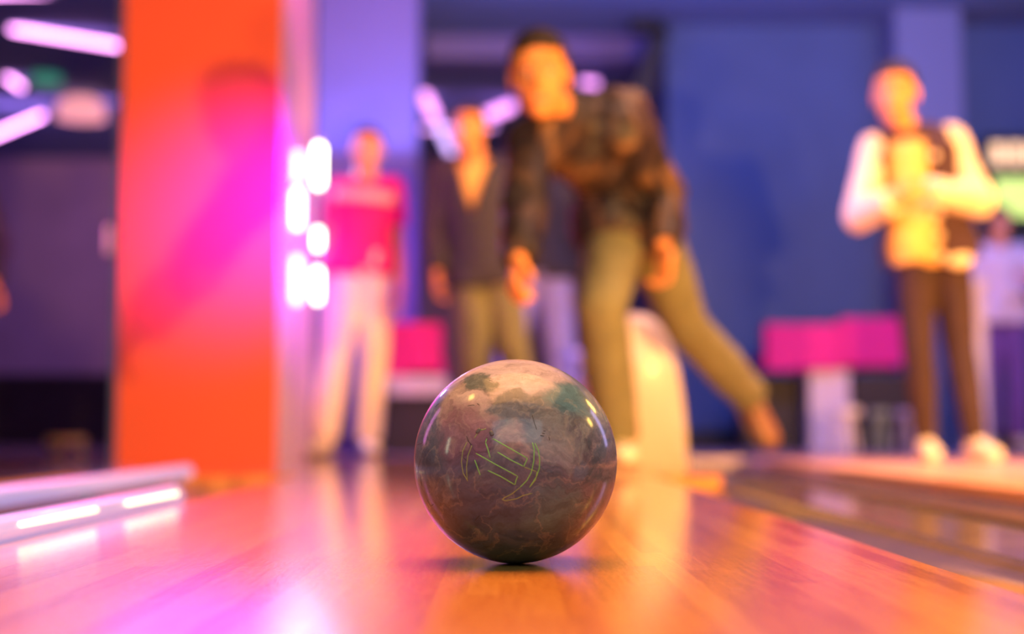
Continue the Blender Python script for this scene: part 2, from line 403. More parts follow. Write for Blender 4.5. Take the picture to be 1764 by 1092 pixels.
def head_prims(bm, hc, R, k=1.0):
    def T(x, y, z): return hc + R @ (V((x, y, z)) * k)
    ellipsoid(bm, T(0, -.012, .032), .076 * k, .094 * k, .086 * k, R)
    ellipsoid(bm, T(0, .018, -.03), .062 * k, .072 * k, .080 * k, R)
    ellipsoid(bm, T(0, .052, -.092), .030 * k, .027 * k, .024 * k, R)
    for s in (-1, 1):
        ellipsoid(bm, T(s * .036, .050, -.024), .024 * k, .024 * k, .026 * k, R, 12, 6)   # cheek
        ellipsoid(bm, T(s * .038, .018, -.068), .021 * k, .038 * k, .026 * k, R, 12, 6)   # jaw
        ellipsoid(bm, T(s * .077, -.008, -.008), .010 * k, .019 * k, .033 * k, R, 12, 6)   # ear
        capsule(bm, T(s * .012, .084, .028), .009 * k, T(s * .048, .070, .030), .008 * k, 10)  # brow ridge
        ellipsoid(bm, T(s * .012, .093, -.036), .009 * k, .009 * k, .008 * k, R, 10, 5)
    capsule(bm, T(0, .086, .020), .008 * k, T(0, .106, -.030), .012 * k, 12)
    capsule(bm, T(-.018, .083, -.060), .008 * k, T(.018, .083, -.060), .008 * k, 10)
    capsule(bm, T(-.015, .081, -.071), .008 * k, T(.015, .081, -.071), .008 * k, 10)

def face_parts(J, root):
    R = head_frame(J); hc = J['head']; k = J.get('hs', 1.0)
    def T(x, y, z): return hc + R @ (V((x, y, z)) * k)
    for s in (-1, 1):
        bm = bmesh.new(); ellipsoid(bm, T(s * .030, .0745, .010), .0135 * k, .010 * k, .0085 * k, R, 14, 7)
        e = finish(bm, 'eye', M['eye'], root)
        bm = bmesh.new(); ellipsoid(bm, T(s * .030, .0822, .010), .0055 * k, .003 * k, .0055 * k, R, 12, 6)
        finish(bm, 'iris', M['iris'], e).matrix_parent_inverse = Matrix.Translation(-root.location) @ Matrix.Identity(4) if False else Matrix.Identity(4)
        bm = bmesh.new(); capsule(bm, T(s * .014, .0925, .038), .0032, T(s * .046, .078, .038), .0026, 8)
        finish(bm, 'eyebrow', M['hair'], root)
    bm = bmesh.new(); capsule(bm, T(-.022, .0865, -.0655), .0052 * k, T(.022, .0865, -.0655), .0052 * k, 10)
    finish(bm, 'mouth', M['lip'], root)

def hair_part(J, root, style='short', m=None):
    R = head_frame(J); hc = J['head']; k = J.get('hs', 1.0); inv = R.transposed()
    bm = bmesh.new()
    def T(x, y, z): return hc + R @ (V((x, y, z)) * k)
    if style == 'none': bm.free(); return
    g = 0.010 if style == 'short' else 0.020
    ellipsoid(bm, T(0, -.016, .036), (.076 + g) * k, (.094 + g) * k, (.086 + g) * k, R, 24, 12)
    if style == 'long':
        for s in (-1, 1): capsule(bm, T(s * .055, -.04, .02), .038 * k, T(s * .060, -.05, -.16), .022 * k)
        capsule(bm, T(0, -.07, .0), .05 * k, T(0, -.075, -.17), .035 * k)
    def cut(c):
        l = inv @ (c - hc) / k
        if style == 'long': return l.y > 0.045 and l.z < 0.075 and abs(l.x) < .075
        return (l.y > 0.03 and l.z < 0.072) or (l.y > -0.03 and l.z < 0.030 + max(0, l.y) * .6) or l.z < -0.035
    remeshed(bm, 'hair', m or M['hair'], root, 0.007, 2, cut, 0.012 if style != 'long' else 0.01)

def sleeve(bm, J, s, off, end=1.0, only=False):
    w = J.get('w', 1.0); sh, el, wr = J['sh' + s], J['el' + s], J['wr' + s]; nk = J['neck']
    if not only: capsule(bm, nk + (J['pelvis'] - nk) * 0.16, 0.060 * w + off, sh, 0.058 * w + off, 16)
    if end <= 0.5:
        capsule(bm, sh, 0.058 * w + off, sh + (el - sh) * end * 2, 0.052 * w + off, 16, flat_b=True)
    else:
        capsule(bm, sh, 0.058 * w + off, el, 0.046 * w + off, 16)
        capsule(bm, el, 0.046 * w + off, el + (wr - el) * (end - .5) * 2 * .97, 0.032 * w + off, 16, flat_b=True)

def crease(o, amp, freq, seed=0.0):
    """cloth folds: push the surface along its normals by smooth noise"""
    me = o.data
    ns = [v.normal.copy() for v in me.vertices]
    for v, n in zip(me.vertices, ns):
        q = v.co * freq + V((seed, seed * 1.7, -seed))
        v.co += n * (mnoise(V((q.x, q.y, q.z * 0.55))) * amp + mnoise(q * 2.3) * amp * 0.4)

def top_part(J, root, name, m, off=0.016, t1=0.93, sleeves=1.0, hem=-0.07, cut=None, body_only=False, arms_only=False, label=None, amp=0.006, yoke=0):
    bm = bmesh.new()
    if not arms_only:
        rings(bm, torso_rings(J, off, hem, t1), 30)
        up = (J['neck'] - J['pelvis']).normalized()
        for s in 'LR': capsule(bm, J['hip' + s] - up * .015, .090 * J.get('w', 1) + off + .020, J['hip' + s] + up * .05, .092 * J.get('w', 1) + off + .018, 18, flat_a=True)
        if yoke:
            for s in 'LR':
                a = J['neck'] + (J['pelvis'] - J['neck']) * .08
                capsule(bm, a, yoke, a.lerp(J['sh' + s], .62 if body_only else .9), yoke * .92, 16)
    if not body_only:
        for s in 'LR': sleeve(bm, J, s, off - 0.004 if not arms_only else off, sleeves, arms_only)
    o = remeshed(bm, name, m, root, 0.008, 4, cut, 0.006 if cut else 0)
    crease(o, amp, 9, len(name) * 1.3)
    if label: o['label'] = label
    return o

def trousers(J, root, m, off=0.014, flare=0.0, label=None):
    bm = bmesh.new(); w = J.get('w', 1.0)
    rings(bm, torso_rings(J, off * .8, -0.14, 0.16), 30)
    for s in 'LR':
        hip, kn, an = J['hip' + s], J['kn' + s], J['an' + s]
        capsule(bm, hip, 0.090 * w + off, kn, 0.060 * w + off, 18)
        calf = kn + (an - kn) * 0.4
        capsule(bm, kn, 0.060 * w + off, calf, 0.058 * w + off + flare * .5, 18)
        capsule(bm, calf, 0.058 * w + off + flare * .5, an + (calf - an) * .04, 0.046 * w + off + flare, 18, flat_b=True)
    o = remeshed(bm, 'trousers', m, root, 0.008, 4); crease(o, 0.006, 8, 3.1)
    if label: o['label'] = label
    return o

def shoe(J, s, root, m, sole_m, drop=0.0):
    an = J['an' + s]; td = J['toe' + s].normalized(); up = J.get('shoe_up' + s, V((0, 0, 1))); up = (up - td * up.dot(td)).normalized(); sd = td.cross(up)
    base = an - up * 0.078
    bm = bmesh.new()
    prof = [(-.070, .022, .030, .012), (-.062, .032, .050, .02), (-.02, .036, .060, .02), (.03, .037, .046, .018), (.08, .044, .034, .015), (.13, .046, .028, .013), (.17, .038, .023, .012), (.195, .018, .014, .01)]
    rings(bm, [(base + td * t + up * (h + .012), sd * a, up * (h)) for t, a, h, z in prof], 20)
    capsule(bm, an + up * .0, .046, base + up * .05, .042, 16, flat_a=True)
    o = remeshed(bm, 'shoe', m, root, 0.007, 3)
    bm = bmesh.new()
    rings(bm, [(base + td * t + up * .010, sd * (a + .003), up * .0105) for t, a, h, z in prof], 16)
    so = finish(bm, 'sole', sole_m, None); so.parent = o; so.data.transform(Matrix.Translation(-root.location))
    bm = bmesh.new()
    for q in range(4):
        t = .02 + q * .02; h = .105 - q * .011
        c = base + td * t + up * (h)
        capsule(bm, c - sd * .02, .003, c + sd * .02, .003, 8)
    lo = finish(bm, 'laces', M['lace'], None); lo.parent = o; lo.data.transform(Matrix.Translation(-root.location))
    return o

def subpart(bm, name, m, parent, root, smooth=True):
    o = finish(bm, name, m, None, smooth); o.parent = parent; o.data.transform(Matrix.Translation(-root.location)); return o

def person(J, label, skin='skin', hair='short', hairm=None):
    base = (J['anL'] + J['anR']) / 2; base.z = 0
    root = empty('person', base, label, 'person')
    bm = bmesh.new(); body_prims(bm, J)
    remeshed(bm, 'body', M[skin], root, 0.0048, 5)
    # face features
    R = head_frame(J); hc = J['head']; k = J.get('hs', 1.0)
    def T(x, y, z): return hc + R @ (V((x, y, z)) * k)
    for s in (-1, 1):
        bm = bmesh.new(); ellipsoid(bm, T(s * .030, .0760, .010), .0120 * k, .008 * k, .0062 * k, R, 14, 7)
        e = finish(bm, 'eye', M['eye'], root)
        bm = bmesh.new(); ellipsoid(bm, T(s * .030, .0828, .010), .0050 * k, .0022 * k, .0050 * k, R, 12, 6)
        subpart(bm, 'iris', M['iris'], e, root)
        bm = bmesh.new(); capsule(bm, T(s * .014, .0925, .038), .0032, T(s * .046, .078, .038), .0026, 8)
        finish(bm, 'eyebrow', M['hair'], root)
    bm = bmesh.new(); capsule(bm, T(-.022, .0865, -.0655), .0052 * k, T(.022, .0865, -.0655), .0052 * k, 10)
    finish(bm, 'mouth', M['lip'], root)
    hair_part(J, root, hair, hairm)
    return root

# ================================================================== SETTING
box('floor', -9, 8, 7.0, 16.2, -0.12, 0.0, M['hall_floor'], kind='structure')
box('floor', -9, 0.665, 4.38, 7.0, -0.12, 0.0, M['lane'], kind='structure')
box('floor', 1.20, 8, 4.04, 7.0, -0.12, 0.0, M['approach'], kind='structure')
box('floor', -9, 8, -3.0, 7.0, -0.16, -0.125, M['dark_panel'], kind='structure')
box('ceiling', -9, 8, -3, 16.2, 3.2, 3.35, M['ceiling'], kind='structure')
box('wall_back', -9, 1.38, 16.0, 16.2, 0, 3.2, M['wall_dark'], kind='structure')
box('wall_right', 1.22, 8, 10.6, 10.8, 0, 3.2, M['wall_blue'], kind='structure')
box('wall_recess', 1.22, 1.38, 10.8, 16.0, 0, 3.2, M['wall_blue'], kind='structure')
box('wall_left', -9.2, -9, -3, 16.2, -0.16, 3.2, M['wall_dark'], kind='structure')
box('trim_1', -0.62, 1.22, 10.9, 11.2, 3.02, 3.2, M['column'], kind='structure', bevel=0.01)
box('trim_2', -9, 1.22, 15.9, 16.0, 0, 0.12, M['black'], kind='structure')
box('trim_3', 1.22, 8, 10.57, 10.6, 0, 0.12, M['black'], kind='structure')
# columns
c = box('column', -1.21, -0.57, 9.0, 9.5, 0, 3.2, M['column'], bevel=0.01)
tag(c, 'lavender lit square column behind the person in the crimson shirt', 'column')
c = box('column', 2.84, 3.32, 10.15, 10.6, 0, 3.2, M['column'], bevel=0.01)
c.data.materials[0] = mat('right_column_paint', (0.22, 0.26, 0.50), 0.85)
tag(c, 'violet wall column behind the person in the cream sleeved jacket', 'column')
# pillar
pr = empty('pillar', (-1.33, 6.6, 0), 'wide square pillar lit orange and magenta beside the lane, with a bowler shadow on it', 'pillar')
box('shaft', -1.67, -0.98, 6.1, 7.17, 0, 3.2, M['pillar'], pr, bevel=0.012)
sp_ = box('side_panel', -0.98, -0.972, 6.12, 7.15, 0.0, 3.2, mat('pale_side_paint', (0.72, 0.55, 0.80), 0.6), pr); sp_['label'] = 'pale side face'  # side face coloured paler than the shaft
box('corner_guard', -1.682, -1.655, 6.085, 6.13, 0.0, 3.2, M['metal'], pr, bevel=0.003)
box('switch_box', -1.73, -1.67, 6.12, 6.2, 0.90, 1.02, M['cream_plastic'], pr, bevel=0.006)

# lanes
def lane(x0, x1, y1, label, m=None):
    root = empty('bowling_lane', ((x0 + x1) / 2, 0, 0), label, 'bowling lane')
    box('lane_surface', x0, x1, -2.8, y1, -0.035, 0.0, m or M['lane'], root, bevel=0.002)
    box('lane_bed', x0 + .01, x1 - .01, -2.8, y1, -0.125, -0.035, M['dark_panel'], root)
    f = box('foul_line', x0, x1, y1 - .012, y1 - .001, 0.0, 0.0008, M['black'], root)
    return root
lane(-0.62, 0.446, 4.38, 'glossy orange maple bowling lane under the marbled ball')
lane(1.20, 2.26, 4.04, 'raised orange bowling lane at right beyond the grey gutters', M['lane_matte'])
lane(-2.40, -1.34, 4.38, 'pinkish bowling lane at far left beyond the bright rails')

def gutter(xc, w, y1, label):
    bm = bmesh.new(); n = 14; r = w / 2
    prof = []
    for i in range(n + 1):
        t = math.pi * i / n
        prof.append((xc - r * math.cos(t), -0.030 - 0.035 * math.sin(t)))
    for i in range(n, -1, -1):
        t = math.pi * i / n
        prof.append((xc - r * math.cos(t), -0.034 - 0.039 * math.sin(t)))
    a = [bm.verts.new((x, -2.8, z)) for x, z in prof]; b = [bm.verts.new((x, y1, z)) for x, z in prof]
    L = len(a)
    for i in range(L): bm.faces.new((a[i], a[(i + 1) % L], b[(i + 1) % L], b[i]))
    o = finish(bm, 'gutter', M['gutter']); return tag(o, label, 'gutter')
gutter(0.566, 0.236, 4.37, 'curved grey gutter along the right edge of the middle lane')
gutter(1.080, 0.236, 6.98, 'curved grey gutter beside the raised right lane')
gutter(-0.776, 0.308, 4.37, 'brownish gutter left of the middle lane between the two bright rails')
o = box('lane_divider', 0.688, 0.958, -2.8, 6.98, -0.10, -0.040, M['divider'], bevel=0.008); tag(o, 'flat grey brown divider between the two gutters on the right', 'divider')
o = box('lane_divider', -1.335, -0.935, -2.8, 4.37, -0.10, -0.034, M['divider'], bevel=0.008); tag(o, 'flat divider strip under the upper bright rail at left', 'divider')

# bumper rails at left
def rail(x, y0, y1, z, label, glints, r=0.016):
    root = empty('bumper_rail', (x, y1, z), label, 'bumper rail', 'bright bumper rails at left')
    bm = bmesh.new()
    capsule(bm, (x, y0, z), r, (x, y1, z), r, 16); finish(bm, 'rail_tube', M['rail'], root)
    for i in range(5):
        y = y0 + 0.1 + (y1 - y0 - 0.2) * i / 4
        box('bracket', x - .008, x + .008, y - .02, y + .02, -0.03, z, M['metal'], root)
    for a, b in glints:  # lamp highlights modelled as thin glowing strips
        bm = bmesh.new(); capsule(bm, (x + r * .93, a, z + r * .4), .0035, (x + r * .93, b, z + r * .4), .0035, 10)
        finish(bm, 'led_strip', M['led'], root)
    return root
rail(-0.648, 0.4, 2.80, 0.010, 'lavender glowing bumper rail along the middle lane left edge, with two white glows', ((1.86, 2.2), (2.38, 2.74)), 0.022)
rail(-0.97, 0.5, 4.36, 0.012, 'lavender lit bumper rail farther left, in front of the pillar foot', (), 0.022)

# ================================================================== BALL
BC = V((0.0, 1.53, 0.1085)); BR = 0.1085
BC.x = P(888, 793, 1.53).x
def on_ball(px, py):
    d = ray(px, py); o = V((0, 0, CAM_Z)) - BC
    b = o.dot(d); c = o.dot(o) - BR * BR; q = b * b - c
    if q < 0: q = 0
    return V((0, 0, CAM_Z)) + d * (-b - math.sqrt(q)) - BC

def ball_mat():
    m = bpy.data.materials.new('marbled_urethane'); m.use_nodes = True
    nt = m.node_tree; N = nt.nodes; L = nt.links; b = N['Principled BSDF']
    tc = N.new('ShaderNodeTexCoord')
    nz = N.new('ShaderNodeTexNoise'); nz.inputs['Scale'].default_value = 14; nz.inputs['Detail'].default_value = 6; nz.inputs['Roughness'].default_value = 0.6
    L.new(tc.outputs['Object'], nz.inputs['Vector'])
    sc = N.new('ShaderNodeVectorMath'); sc.operation = 'SCALE'; sc.inputs['Scale'].default_value = 0.085
    sb = N.new('ShaderNodeVectorMath'); sb.operation = 'SUBTRACT'; sb.inputs[1].default_value = (.5, .5, .5)
    L.new(nz.outputs['Color'], sb.inputs[0]); L.new(sb.outputs[0], sc.inputs[0])
    wp = N.new('ShaderNodeVectorMath'); wp.operation = 'ADD'; L.new(tc.outputs['Object'], wp.inputs[0]); L.new(sc.outputs[0], wp.inputs[1])
    base = N.new('ShaderNodeTexNoise'); base.inputs['Scale'].default_value = 11; base.inputs['Detail'].default_value = 12; base.inputs['Roughness'].default_value = 0.68; base.inputs['Distortion'].default_value = 1.6
    mp = N.new('ShaderNodeMapping'); mp.inputs['Scale'].default_value = (0.8, 1.0, 1.5); mp.inputs['Rotation'].default_value = (0, 0.35, 0)
    L.new(wp.outputs[0], mp.inputs[0]); L.new(mp.outputs[0], base.inputs['Vector'])
    r = N.new('ShaderNodeValToRGB'); r.color_ramp.elements[0].position = 0.30; r.color_ramp.elements[0].color = (0.03, 0.05, 0.08, 1)
    r.color_ramp.elements[1].position = 0.72; r.color_ramp.elements[1].color = (0.34, 0.29, 0.25, 1)
    for p, cc in ((0.42, (0.05, 0.075, 0.10)), (0.50, (0.085, 0.09, 0.12)), (0.58, (0.10, 0.125, 0.14)), (0.65, (0.17, 0.17, 0.17))):
        e = r.color_ramp.elements.new(p); e.color = (*cc, 1)
    L.new(base.outputs['Fac'], r.inputs['Fac'])
    cur = r.outputs['Color']
    def blob(px, py, rad, col, soft, strength):
        nonlocal cur
        c = on_ball(px, py)
        d = N.new('ShaderNodeVectorMath'); d.operation = 'DISTANCE'; d.inputs[1].default_value = c
        L.new(wp.outputs[0], d.inputs[0])
        mr = N.new('ShaderNodeMapRange'); mr.interpolation_type = 'SMOOTHSTEP'
        mr.inputs['From Min'].default_value = rad; mr.inputs['From Max'].default_value = rad * (1 - soft)
        mr.inputs['To Min'].default_value = 0; mr.inputs['To Max'].default_value = strength
        L.new(d.outputs['Value'], mr.inputs['Value'])
        mx = N.new('ShaderNodeMix'); mx.data_type = 'RGBA'; mx.inputs['B'].default_value = (*col, 1)
        L.new(mr.outputs[0], mx.inputs['Factor']); L.new(cur, mx.inputs['A'])
        cur = mx.outputs['Result']
    k = 0.000069 * 1.0
    blob(880, 628, 0.075, (0.34, 0.28, 0.33), 0.45, 0.85)     # tan crown
    blob(800, 690, 0.050, (0.28, 0.21, 0.19), 0.5, 0.75)
    blob(790, 745, 0.045, (0.13, 0.06, 0.10), 0.6, 0.7)   # maroon
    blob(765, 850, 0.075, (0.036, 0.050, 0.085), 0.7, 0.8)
    blob(820, 655, 0.019, (0.06, 0.08, 0.085), 0.4, 0.95)   # dark patch
    blob(885, 688, 0.031, (0.07, 0.085, 0.11), 0.25, 0.95)
    blob(985, 685, 0.034, (0.045, 0.12, 0.16), 0.6, 0.92)   # teal
    blob(880, 765, 0.030, (0.30, 0.21, 0.17), 0.6, 0.55)      # tan around emblem
    blob(960, 750, 0.032, (0.17, 0.19, 0.20), 0.6, 0.7)
    blob(1000, 800, 0.016, (0.07, 0.11, 0.17), 0.4, 0.8)
    blob(880, 930, 0.085, (0.014, 0.036, 0.075), 0.6, 0.9)  # dark cool underside, shade put into the colour
    blob(960, 880, 0.045, (0.05, 0.12, 0.13), 0.7, 0.8)
    # pale veins
    v = N.new('ShaderNodeTexNoise'); v.inputs['Scale'].default_value = 7; v.inputs['Detail'].default_value = 3; v.inputs['Distortion'].default_value = 2.5
    L.new(wp.outputs[0], v.inputs['Vector'])
    vr = N.new('ShaderNodeValToRGB'); el = vr.color_ramp.elements
    el[0].position = 0.470; el[0].color = (0, 0, 0, 1); el[1].position = 0.515; el[1].color = (0, 0, 0, 1)
    e = el.new(0.5); e.color = (1, 1, 1, 1)
    L.new(v.outputs['Fac'], vr.inputs['Fac'])
    mu = N.new('ShaderNodeMath'); mu.operation = 'MULTIPLY'; mu.inputs[1].default_value = 0.18; L.new(vr.outputs['Color'], mu.inputs[0])
    mx = N.new('ShaderNodeMix'); mx.data_type = 'RGBA'; mx.inputs['B'].default_value = (0.30, 0.28, 0.22, 1)
    L.new(mu.outputs[0], mx.inputs['Factor']); L.new(cur, mx.inputs['A'])
    L.new(mx.outputs['Result'], b.inputs['Base Color'])
    st = N.new('ShaderNodeTexNoise'); st.inputs['Scale'].default_value = 26; st.inputs['Detail'].default_value = 8; st.inputs['Roughness'].default_value = 0.7; st.inputs['Distortion'].default_value = 1.0
    ms = N.new('ShaderNodeMapping'); ms.inputs['Scale'].default_value = (0.7, 1, 2.6); ms.inputs['Rotation'].default_value = (0, -0.35, 0)
    L.new(wp.outputs[0], ms.inputs[0]); L.new(ms.outputs[0], st.inputs['Vector'])
    sr = N.new('ShaderNodeMapRange'); sr.inputs['From Min'].default_value = 0.3; sr.inputs['From Max'].default_value = 0.7; sr.inputs['To Min'].default_value = 0.55; sr.inputs['To Max'].default_value = 1.45
    L.new(st.outputs['Fac'], sr.inputs['Value'])
    vs = N.new('ShaderNodeVectorMath'); vs.operation = 'SCALE'; L.new(mx.outputs['Result'], vs.inputs[0]); L.new(sr.outputs[0], vs.inputs['Scale'])
    L.new(vs.outputs[0], b.inputs['Base Color'])
    b.inputs['Roughness'].default_value = 0.5; b.inputs['Specular IOR Level'].default_value = 0.12
    b.inputs['Coat Weight'].default_value = 0.38; b.inputs['Coat Roughness'].default_value = 0.12
    f = N.new('ShaderNodeTexNoise'); f.inputs['Scale'].default_value = 90; f.inputs['Detail'].default_value = 8
    L.new(wp.outputs[0], f.inputs['Vector'])
    bp = N.new('ShaderNodeBump'); bp.inputs['Strength'].default_value = 0.12; bp.inputs['Distance'].default_value = 0.0006
    L.new(f.outputs['Fac'], bp.inputs['Height']); L.new(bp.outputs['Normal'], b.inputs['Normal'])
    return m

bm = bmesh.new(); bmesh.ops.create_uvsphere(bm, u_segments=160, v_segments=96, radius=BR)
ball = empty('bowling_ball', (BC.x, BC.y, 0), 'scratched marbled grey brown bowling ball with a green engraved emblem on the lane', 'bowling ball')
me = bpy.data.meshes.new('ball_shell'); bm.to_mesh(me); bm.free()
me.polygons.foreach_set('use_smooth', [True] * len(me.polygons))
bs = bpy.data.objects.new('ball_shell', me); COL.objects.link(bs); bs.parent = ball; bs.location = (0, 0, BC.z)
me.materials.append(ball_mat())

def strokes(name, lines, r, m, label=None):
    for ln in lines:
        bm = bmesh.new()
        pts = []
        for i in range(len(ln) - 1):
            for t in range(6):
                q = t / 6; pts.append((ln[i][0] * (1 - q) + ln[i + 1][0] * q, ln[i][1] * (1 - q) + ln[i + 1][1] * q))
        pts.append(ln[-1])
        pp = [on_ball(*p) for p in pts]
        rs = []
        for i, p in enumerate(pp):
            d = (pp[min(i + 1, len(pp) - 1)] - pp[max(i - 1, 0)])
            if d.length < 1e-7: d = V((1, 0, 0))
            n = p.normalized(); u = d.cross(n).normalized()
            e = 0.5 if i in (0, len(pp) - 1) else 1.0
            rs.append((n * (BR + 0.00002), u * r * e, n * r * 0.35 * e))
        rings(bm, rs, 8)
        o = finish(bm, name, m, None); o.parent = bs
        if label: o['label'] = label
def E(*pts): return [(780 + u / 7.282, 730 + v / 7.282) for u, v in pts]
M['engrave_green'] = mat('green_engraving', (0.13, 0.42, 0.07), 0.5)
M['engrave_tan'] = mat('faded_green_engraving', (0.16, 0.24, 0.06), 0.5)
M['scratch'] = mat('dark_scratch', (0.008, 0.008, 0.008), 0.7)
strokes('engraved_emblem', [
    E((500, 185), (720, 310), (935, 432)), E((935, 432), (925, 460), (890, 535)), E((890, 535), (720, 450), (560, 355)),
    E((410, 235), (440, 320), (470, 430)), E((425, 185), (410, 235)),
    E((290, 370), (520, 500), (815, 658)), E((815, 658), (795, 700), (780, 765)), E((780, 765), (600, 660), (440, 585)),
    E((275, 455), (310, 550), (345, 645)),
    E((1000, 235), (1022, 330), (1015, 470), (985, 610), (930, 710), (840, 800)),
    E((1030, 245), (1075, 340), (1090, 450), (1085, 560), (1045, 670), (960, 800)),
], 0.00048, M['engrave_green'], None)
strokes('engraved_emblem', [
    E((180, 225), (125, 340), (108, 480), (130, 620), (190, 720)), E((240, 270), (190, 400), (172, 540), (182, 710)),
    E((890, 540), (1055, 600)), E((1055, 600), (1040, 700), (960, 800)),
    E((840, 800), (740, 880), (640, 930), (622, 950), (660, 965), (800, 940), (880, 900), (1000, 870)),
    E((370, 65), (310, 120), (270, 180)), E((420, 60), (360, 80)),
], 0.00045, M['engrave_tan'], None)
def B(*pts): return [(700 + u / 4.642, 600 + v / 4.642) for u, v in pts]
strokes('scratch', [
    B((1005, 530), (1025, 600), (1042, 650)), B((1070, 696), (1102, 702)), B((1085, 678), (1108, 682)), B((1140, 705), (1146, 738)), B((1095, 660), (1115, 660)),
    B((480, 700), (500, 745), (522, 775)), B((630, 760), (640, 720), (650, 712)), B((490, 460), (530, 452), (545, 455)), B((565, 440), (585, 455)),
    B((225, 470), (262, 440)), B((85, 768), (120, 762), (132, 745)), B((660, 255), (690, 262)),
    B((185, 600), (180, 560)), E((185, 205), (235, 270)), E((130, 420), (182, 470)),
    [(735, 860), (742, 872), (747, 868)], [(818, 897), (826, 888)], [(724, 820), (727, 838)], [(725, 790), (720, 806)], [(1026, 880), (1027, 881)],
], 0.00035, M['scratch'], None)
strokes('finger_mark', [B((672, 660), (690, 700)), B((590, 640), (560, 680))], 0.0020, mat('dent_grey', (.05, .05, .055), .6), None)

# ================================================================== PEOPLE (poses read from the photo)
def pts(**k):
    J = {}
    for a, b in k.items(): J[a] = b
    return J

def torso_frame(J):
    up = (J['neck'] - J['pelvis']).normalized(); s = J['shR'] - J['shL']; s = (s - up * s.dot(up)).normalized()
    return Matrix((s, up.cross(s), up)).transposed()

# --- the bowler, leaning forward after the release
J = {}
J['hipL'] = P(1062, 402, 4.72); J['hipR'] = P(1118, 398, 4.84)     # L = image left
J['pelvis'] = (J['hipL'] + J['hipR']) / 2 + V((0, 0, 0.05))
J['shL'] = P(912, 250, 4.30); J['shR'] = P(1078, 232, 4.46)
J['neck'] = P(985, 200, 4.42)
J['back'] = V((0.03, 0.03, 0.05))
J['head'] = P(929, 130, 4.20); J['head_up'] = V((-0.06, -0.22, 1)); J['face'] = V((-0.06, -1, -0.18)); J['hs'] = 1.10
J['elL'] = P(903, 365, 4.12); J['wrL'] = P(893, 448, 3.92); J['hdL'] = V((-0.15, -0.45, -0.75)); J['pnL'] = V((0.75, 0.25, 0.2)); J['thL'] = 1; J['curlL'] = 0.75
J['elR'] = P(1146, 332, 4.68); J['wrR'] = P(1143, 422, 4.52); J['hdR'] = V((0.02, -0.2, -1)); J['pnR'] = V((-0.8, -0.5, 0.1)); J['thR'] = -1; J['curlR'] = 0.45
J['knL'] = P(1036, 528, 4.42); J['anL'] = P(1066, 762, 4.60); J['toeL'] = V((0.05, -1, 0))
J['knR'] = P(1182, 560, 4.98); J['anR'] = P(1296, 686, 5.34); J['toeR'] = V((0.45, -0.25, -0.75)); J['shoe_upR'] = V((0.3, -0.9, 0.5))
J['w'] = 1.02
pb = person(J, 'person in a dark brown patterned jacket and khaki trousers, bending forward over the lane end')
o = top_part(J, pb, 'jacket', M['plaid'], 0.026, t1=1.0, sleeves=1.0, hem=-0.07, label='dark jacket with gold brown patches', amp=0.016, yoke=.098)
bm = bmesh.new()
R = torso_frame(J)
for i in range(24):
    a = 2 * math.pi * i / 24; b = 2 * math.pi * (i + 1) / 24
    cc = J['neck'] + R @ V((0, 0.01, 0.015))
    capsule(bm, cc + R @ V((math.cos(a) * .078, math.sin(a) * .075, 0)), .014, cc + R @ V((math.cos(b) * .072, math.sin(b) * .075, 0)), .014, 8)
capsule(bm, J['neck'] - R @ V((0, 0, .03)), .088, J['neck'].lerp(J['head'], .30) + V((0, 0, -.015)), .068, 18)
subpart(bm, 'collar', M['dark_cloth'], o, pb)
trousers(J, pb, M['olive'], 0.018, 0.004)
for s, (a, b) in (('L', ('elL', 'wrL')), ('R', ('elR', 'wrR'))):
    d = (J[b] - J[a]).normalized()
    bm = bmesh.new(); capsule(bm, J[b] - d * .05, .045, J[b] - d * .005, .043, 16, True, True); finish(bm, 'cuff', M['dark_cloth'], pb)
shoe(J, 'L', pb, M['shoe_light'], M['sole']); shoe(J, 'R', pb, M['shoe_brown'], M['sole'])

def standing(cx, top, Y, height=None, **k):
    """upright figure: centre column pixel, head-top pixel, depth"""
    X = P(cx, 700, Y).x; H = P(cx, top, Y).z
    u = H / 1.75
    f = V(k.get('facing', (0, -1, 0))).normalized(); s = V((-f.y, f.x, 0)) * 1.0   # image right when facing camera
    if s.x < 0: s = -s
    lean = k.get('lean', 0.0)
    O = V((X, Y, 0))
    def q(x, y, z): return O + s * x * u + f * y * u + V((0, 0, z * u)) + V((lean * z, 0, 0))
    J = {'pelvis': q(0, 0, .98), 'neck': q(0, 0, 1.47), 'shL': q(-.17, 0, 1.42), 'shR': q(.17, 0, 1.42),
         'hipL': q(-.085, 0, .93), 'hipR': q(.085, 0, .93),
         'head': q(0, .02, 1.63), 'head_up': V((lean, 0, 1)), 'face': f.copy(), 'hs': u,
         'knL': q(-.10, .02, .50), 'knR': q(.10, .02, .50), 'anL': q(-.11, -.02, .085 / u * 1), 'anR': q(.11, -.02, .085 / u),
         'toeL': f + s * -.25, 'toeR': f + s * .25,
         'elL': q(-.23, -.02, 1.14), 'elR': q(.23, -.02, 1.14), 'wrL': q(-.245, .06, .90), 'wrR': q(.245, .06, .90),
         'hdL': V((0, -.1, -1)), 'hdR': V((0, -.1, -1)), 'pnL': s.copy(), 'pnR': -s, 'thL': 1, 'thR': -1, 'curlL': .4, 'curlR': .4, 'w': u * k.get('w', 1)}
    for a in ('anL', 'anR'): J[a].z = 0.082
    return J, q

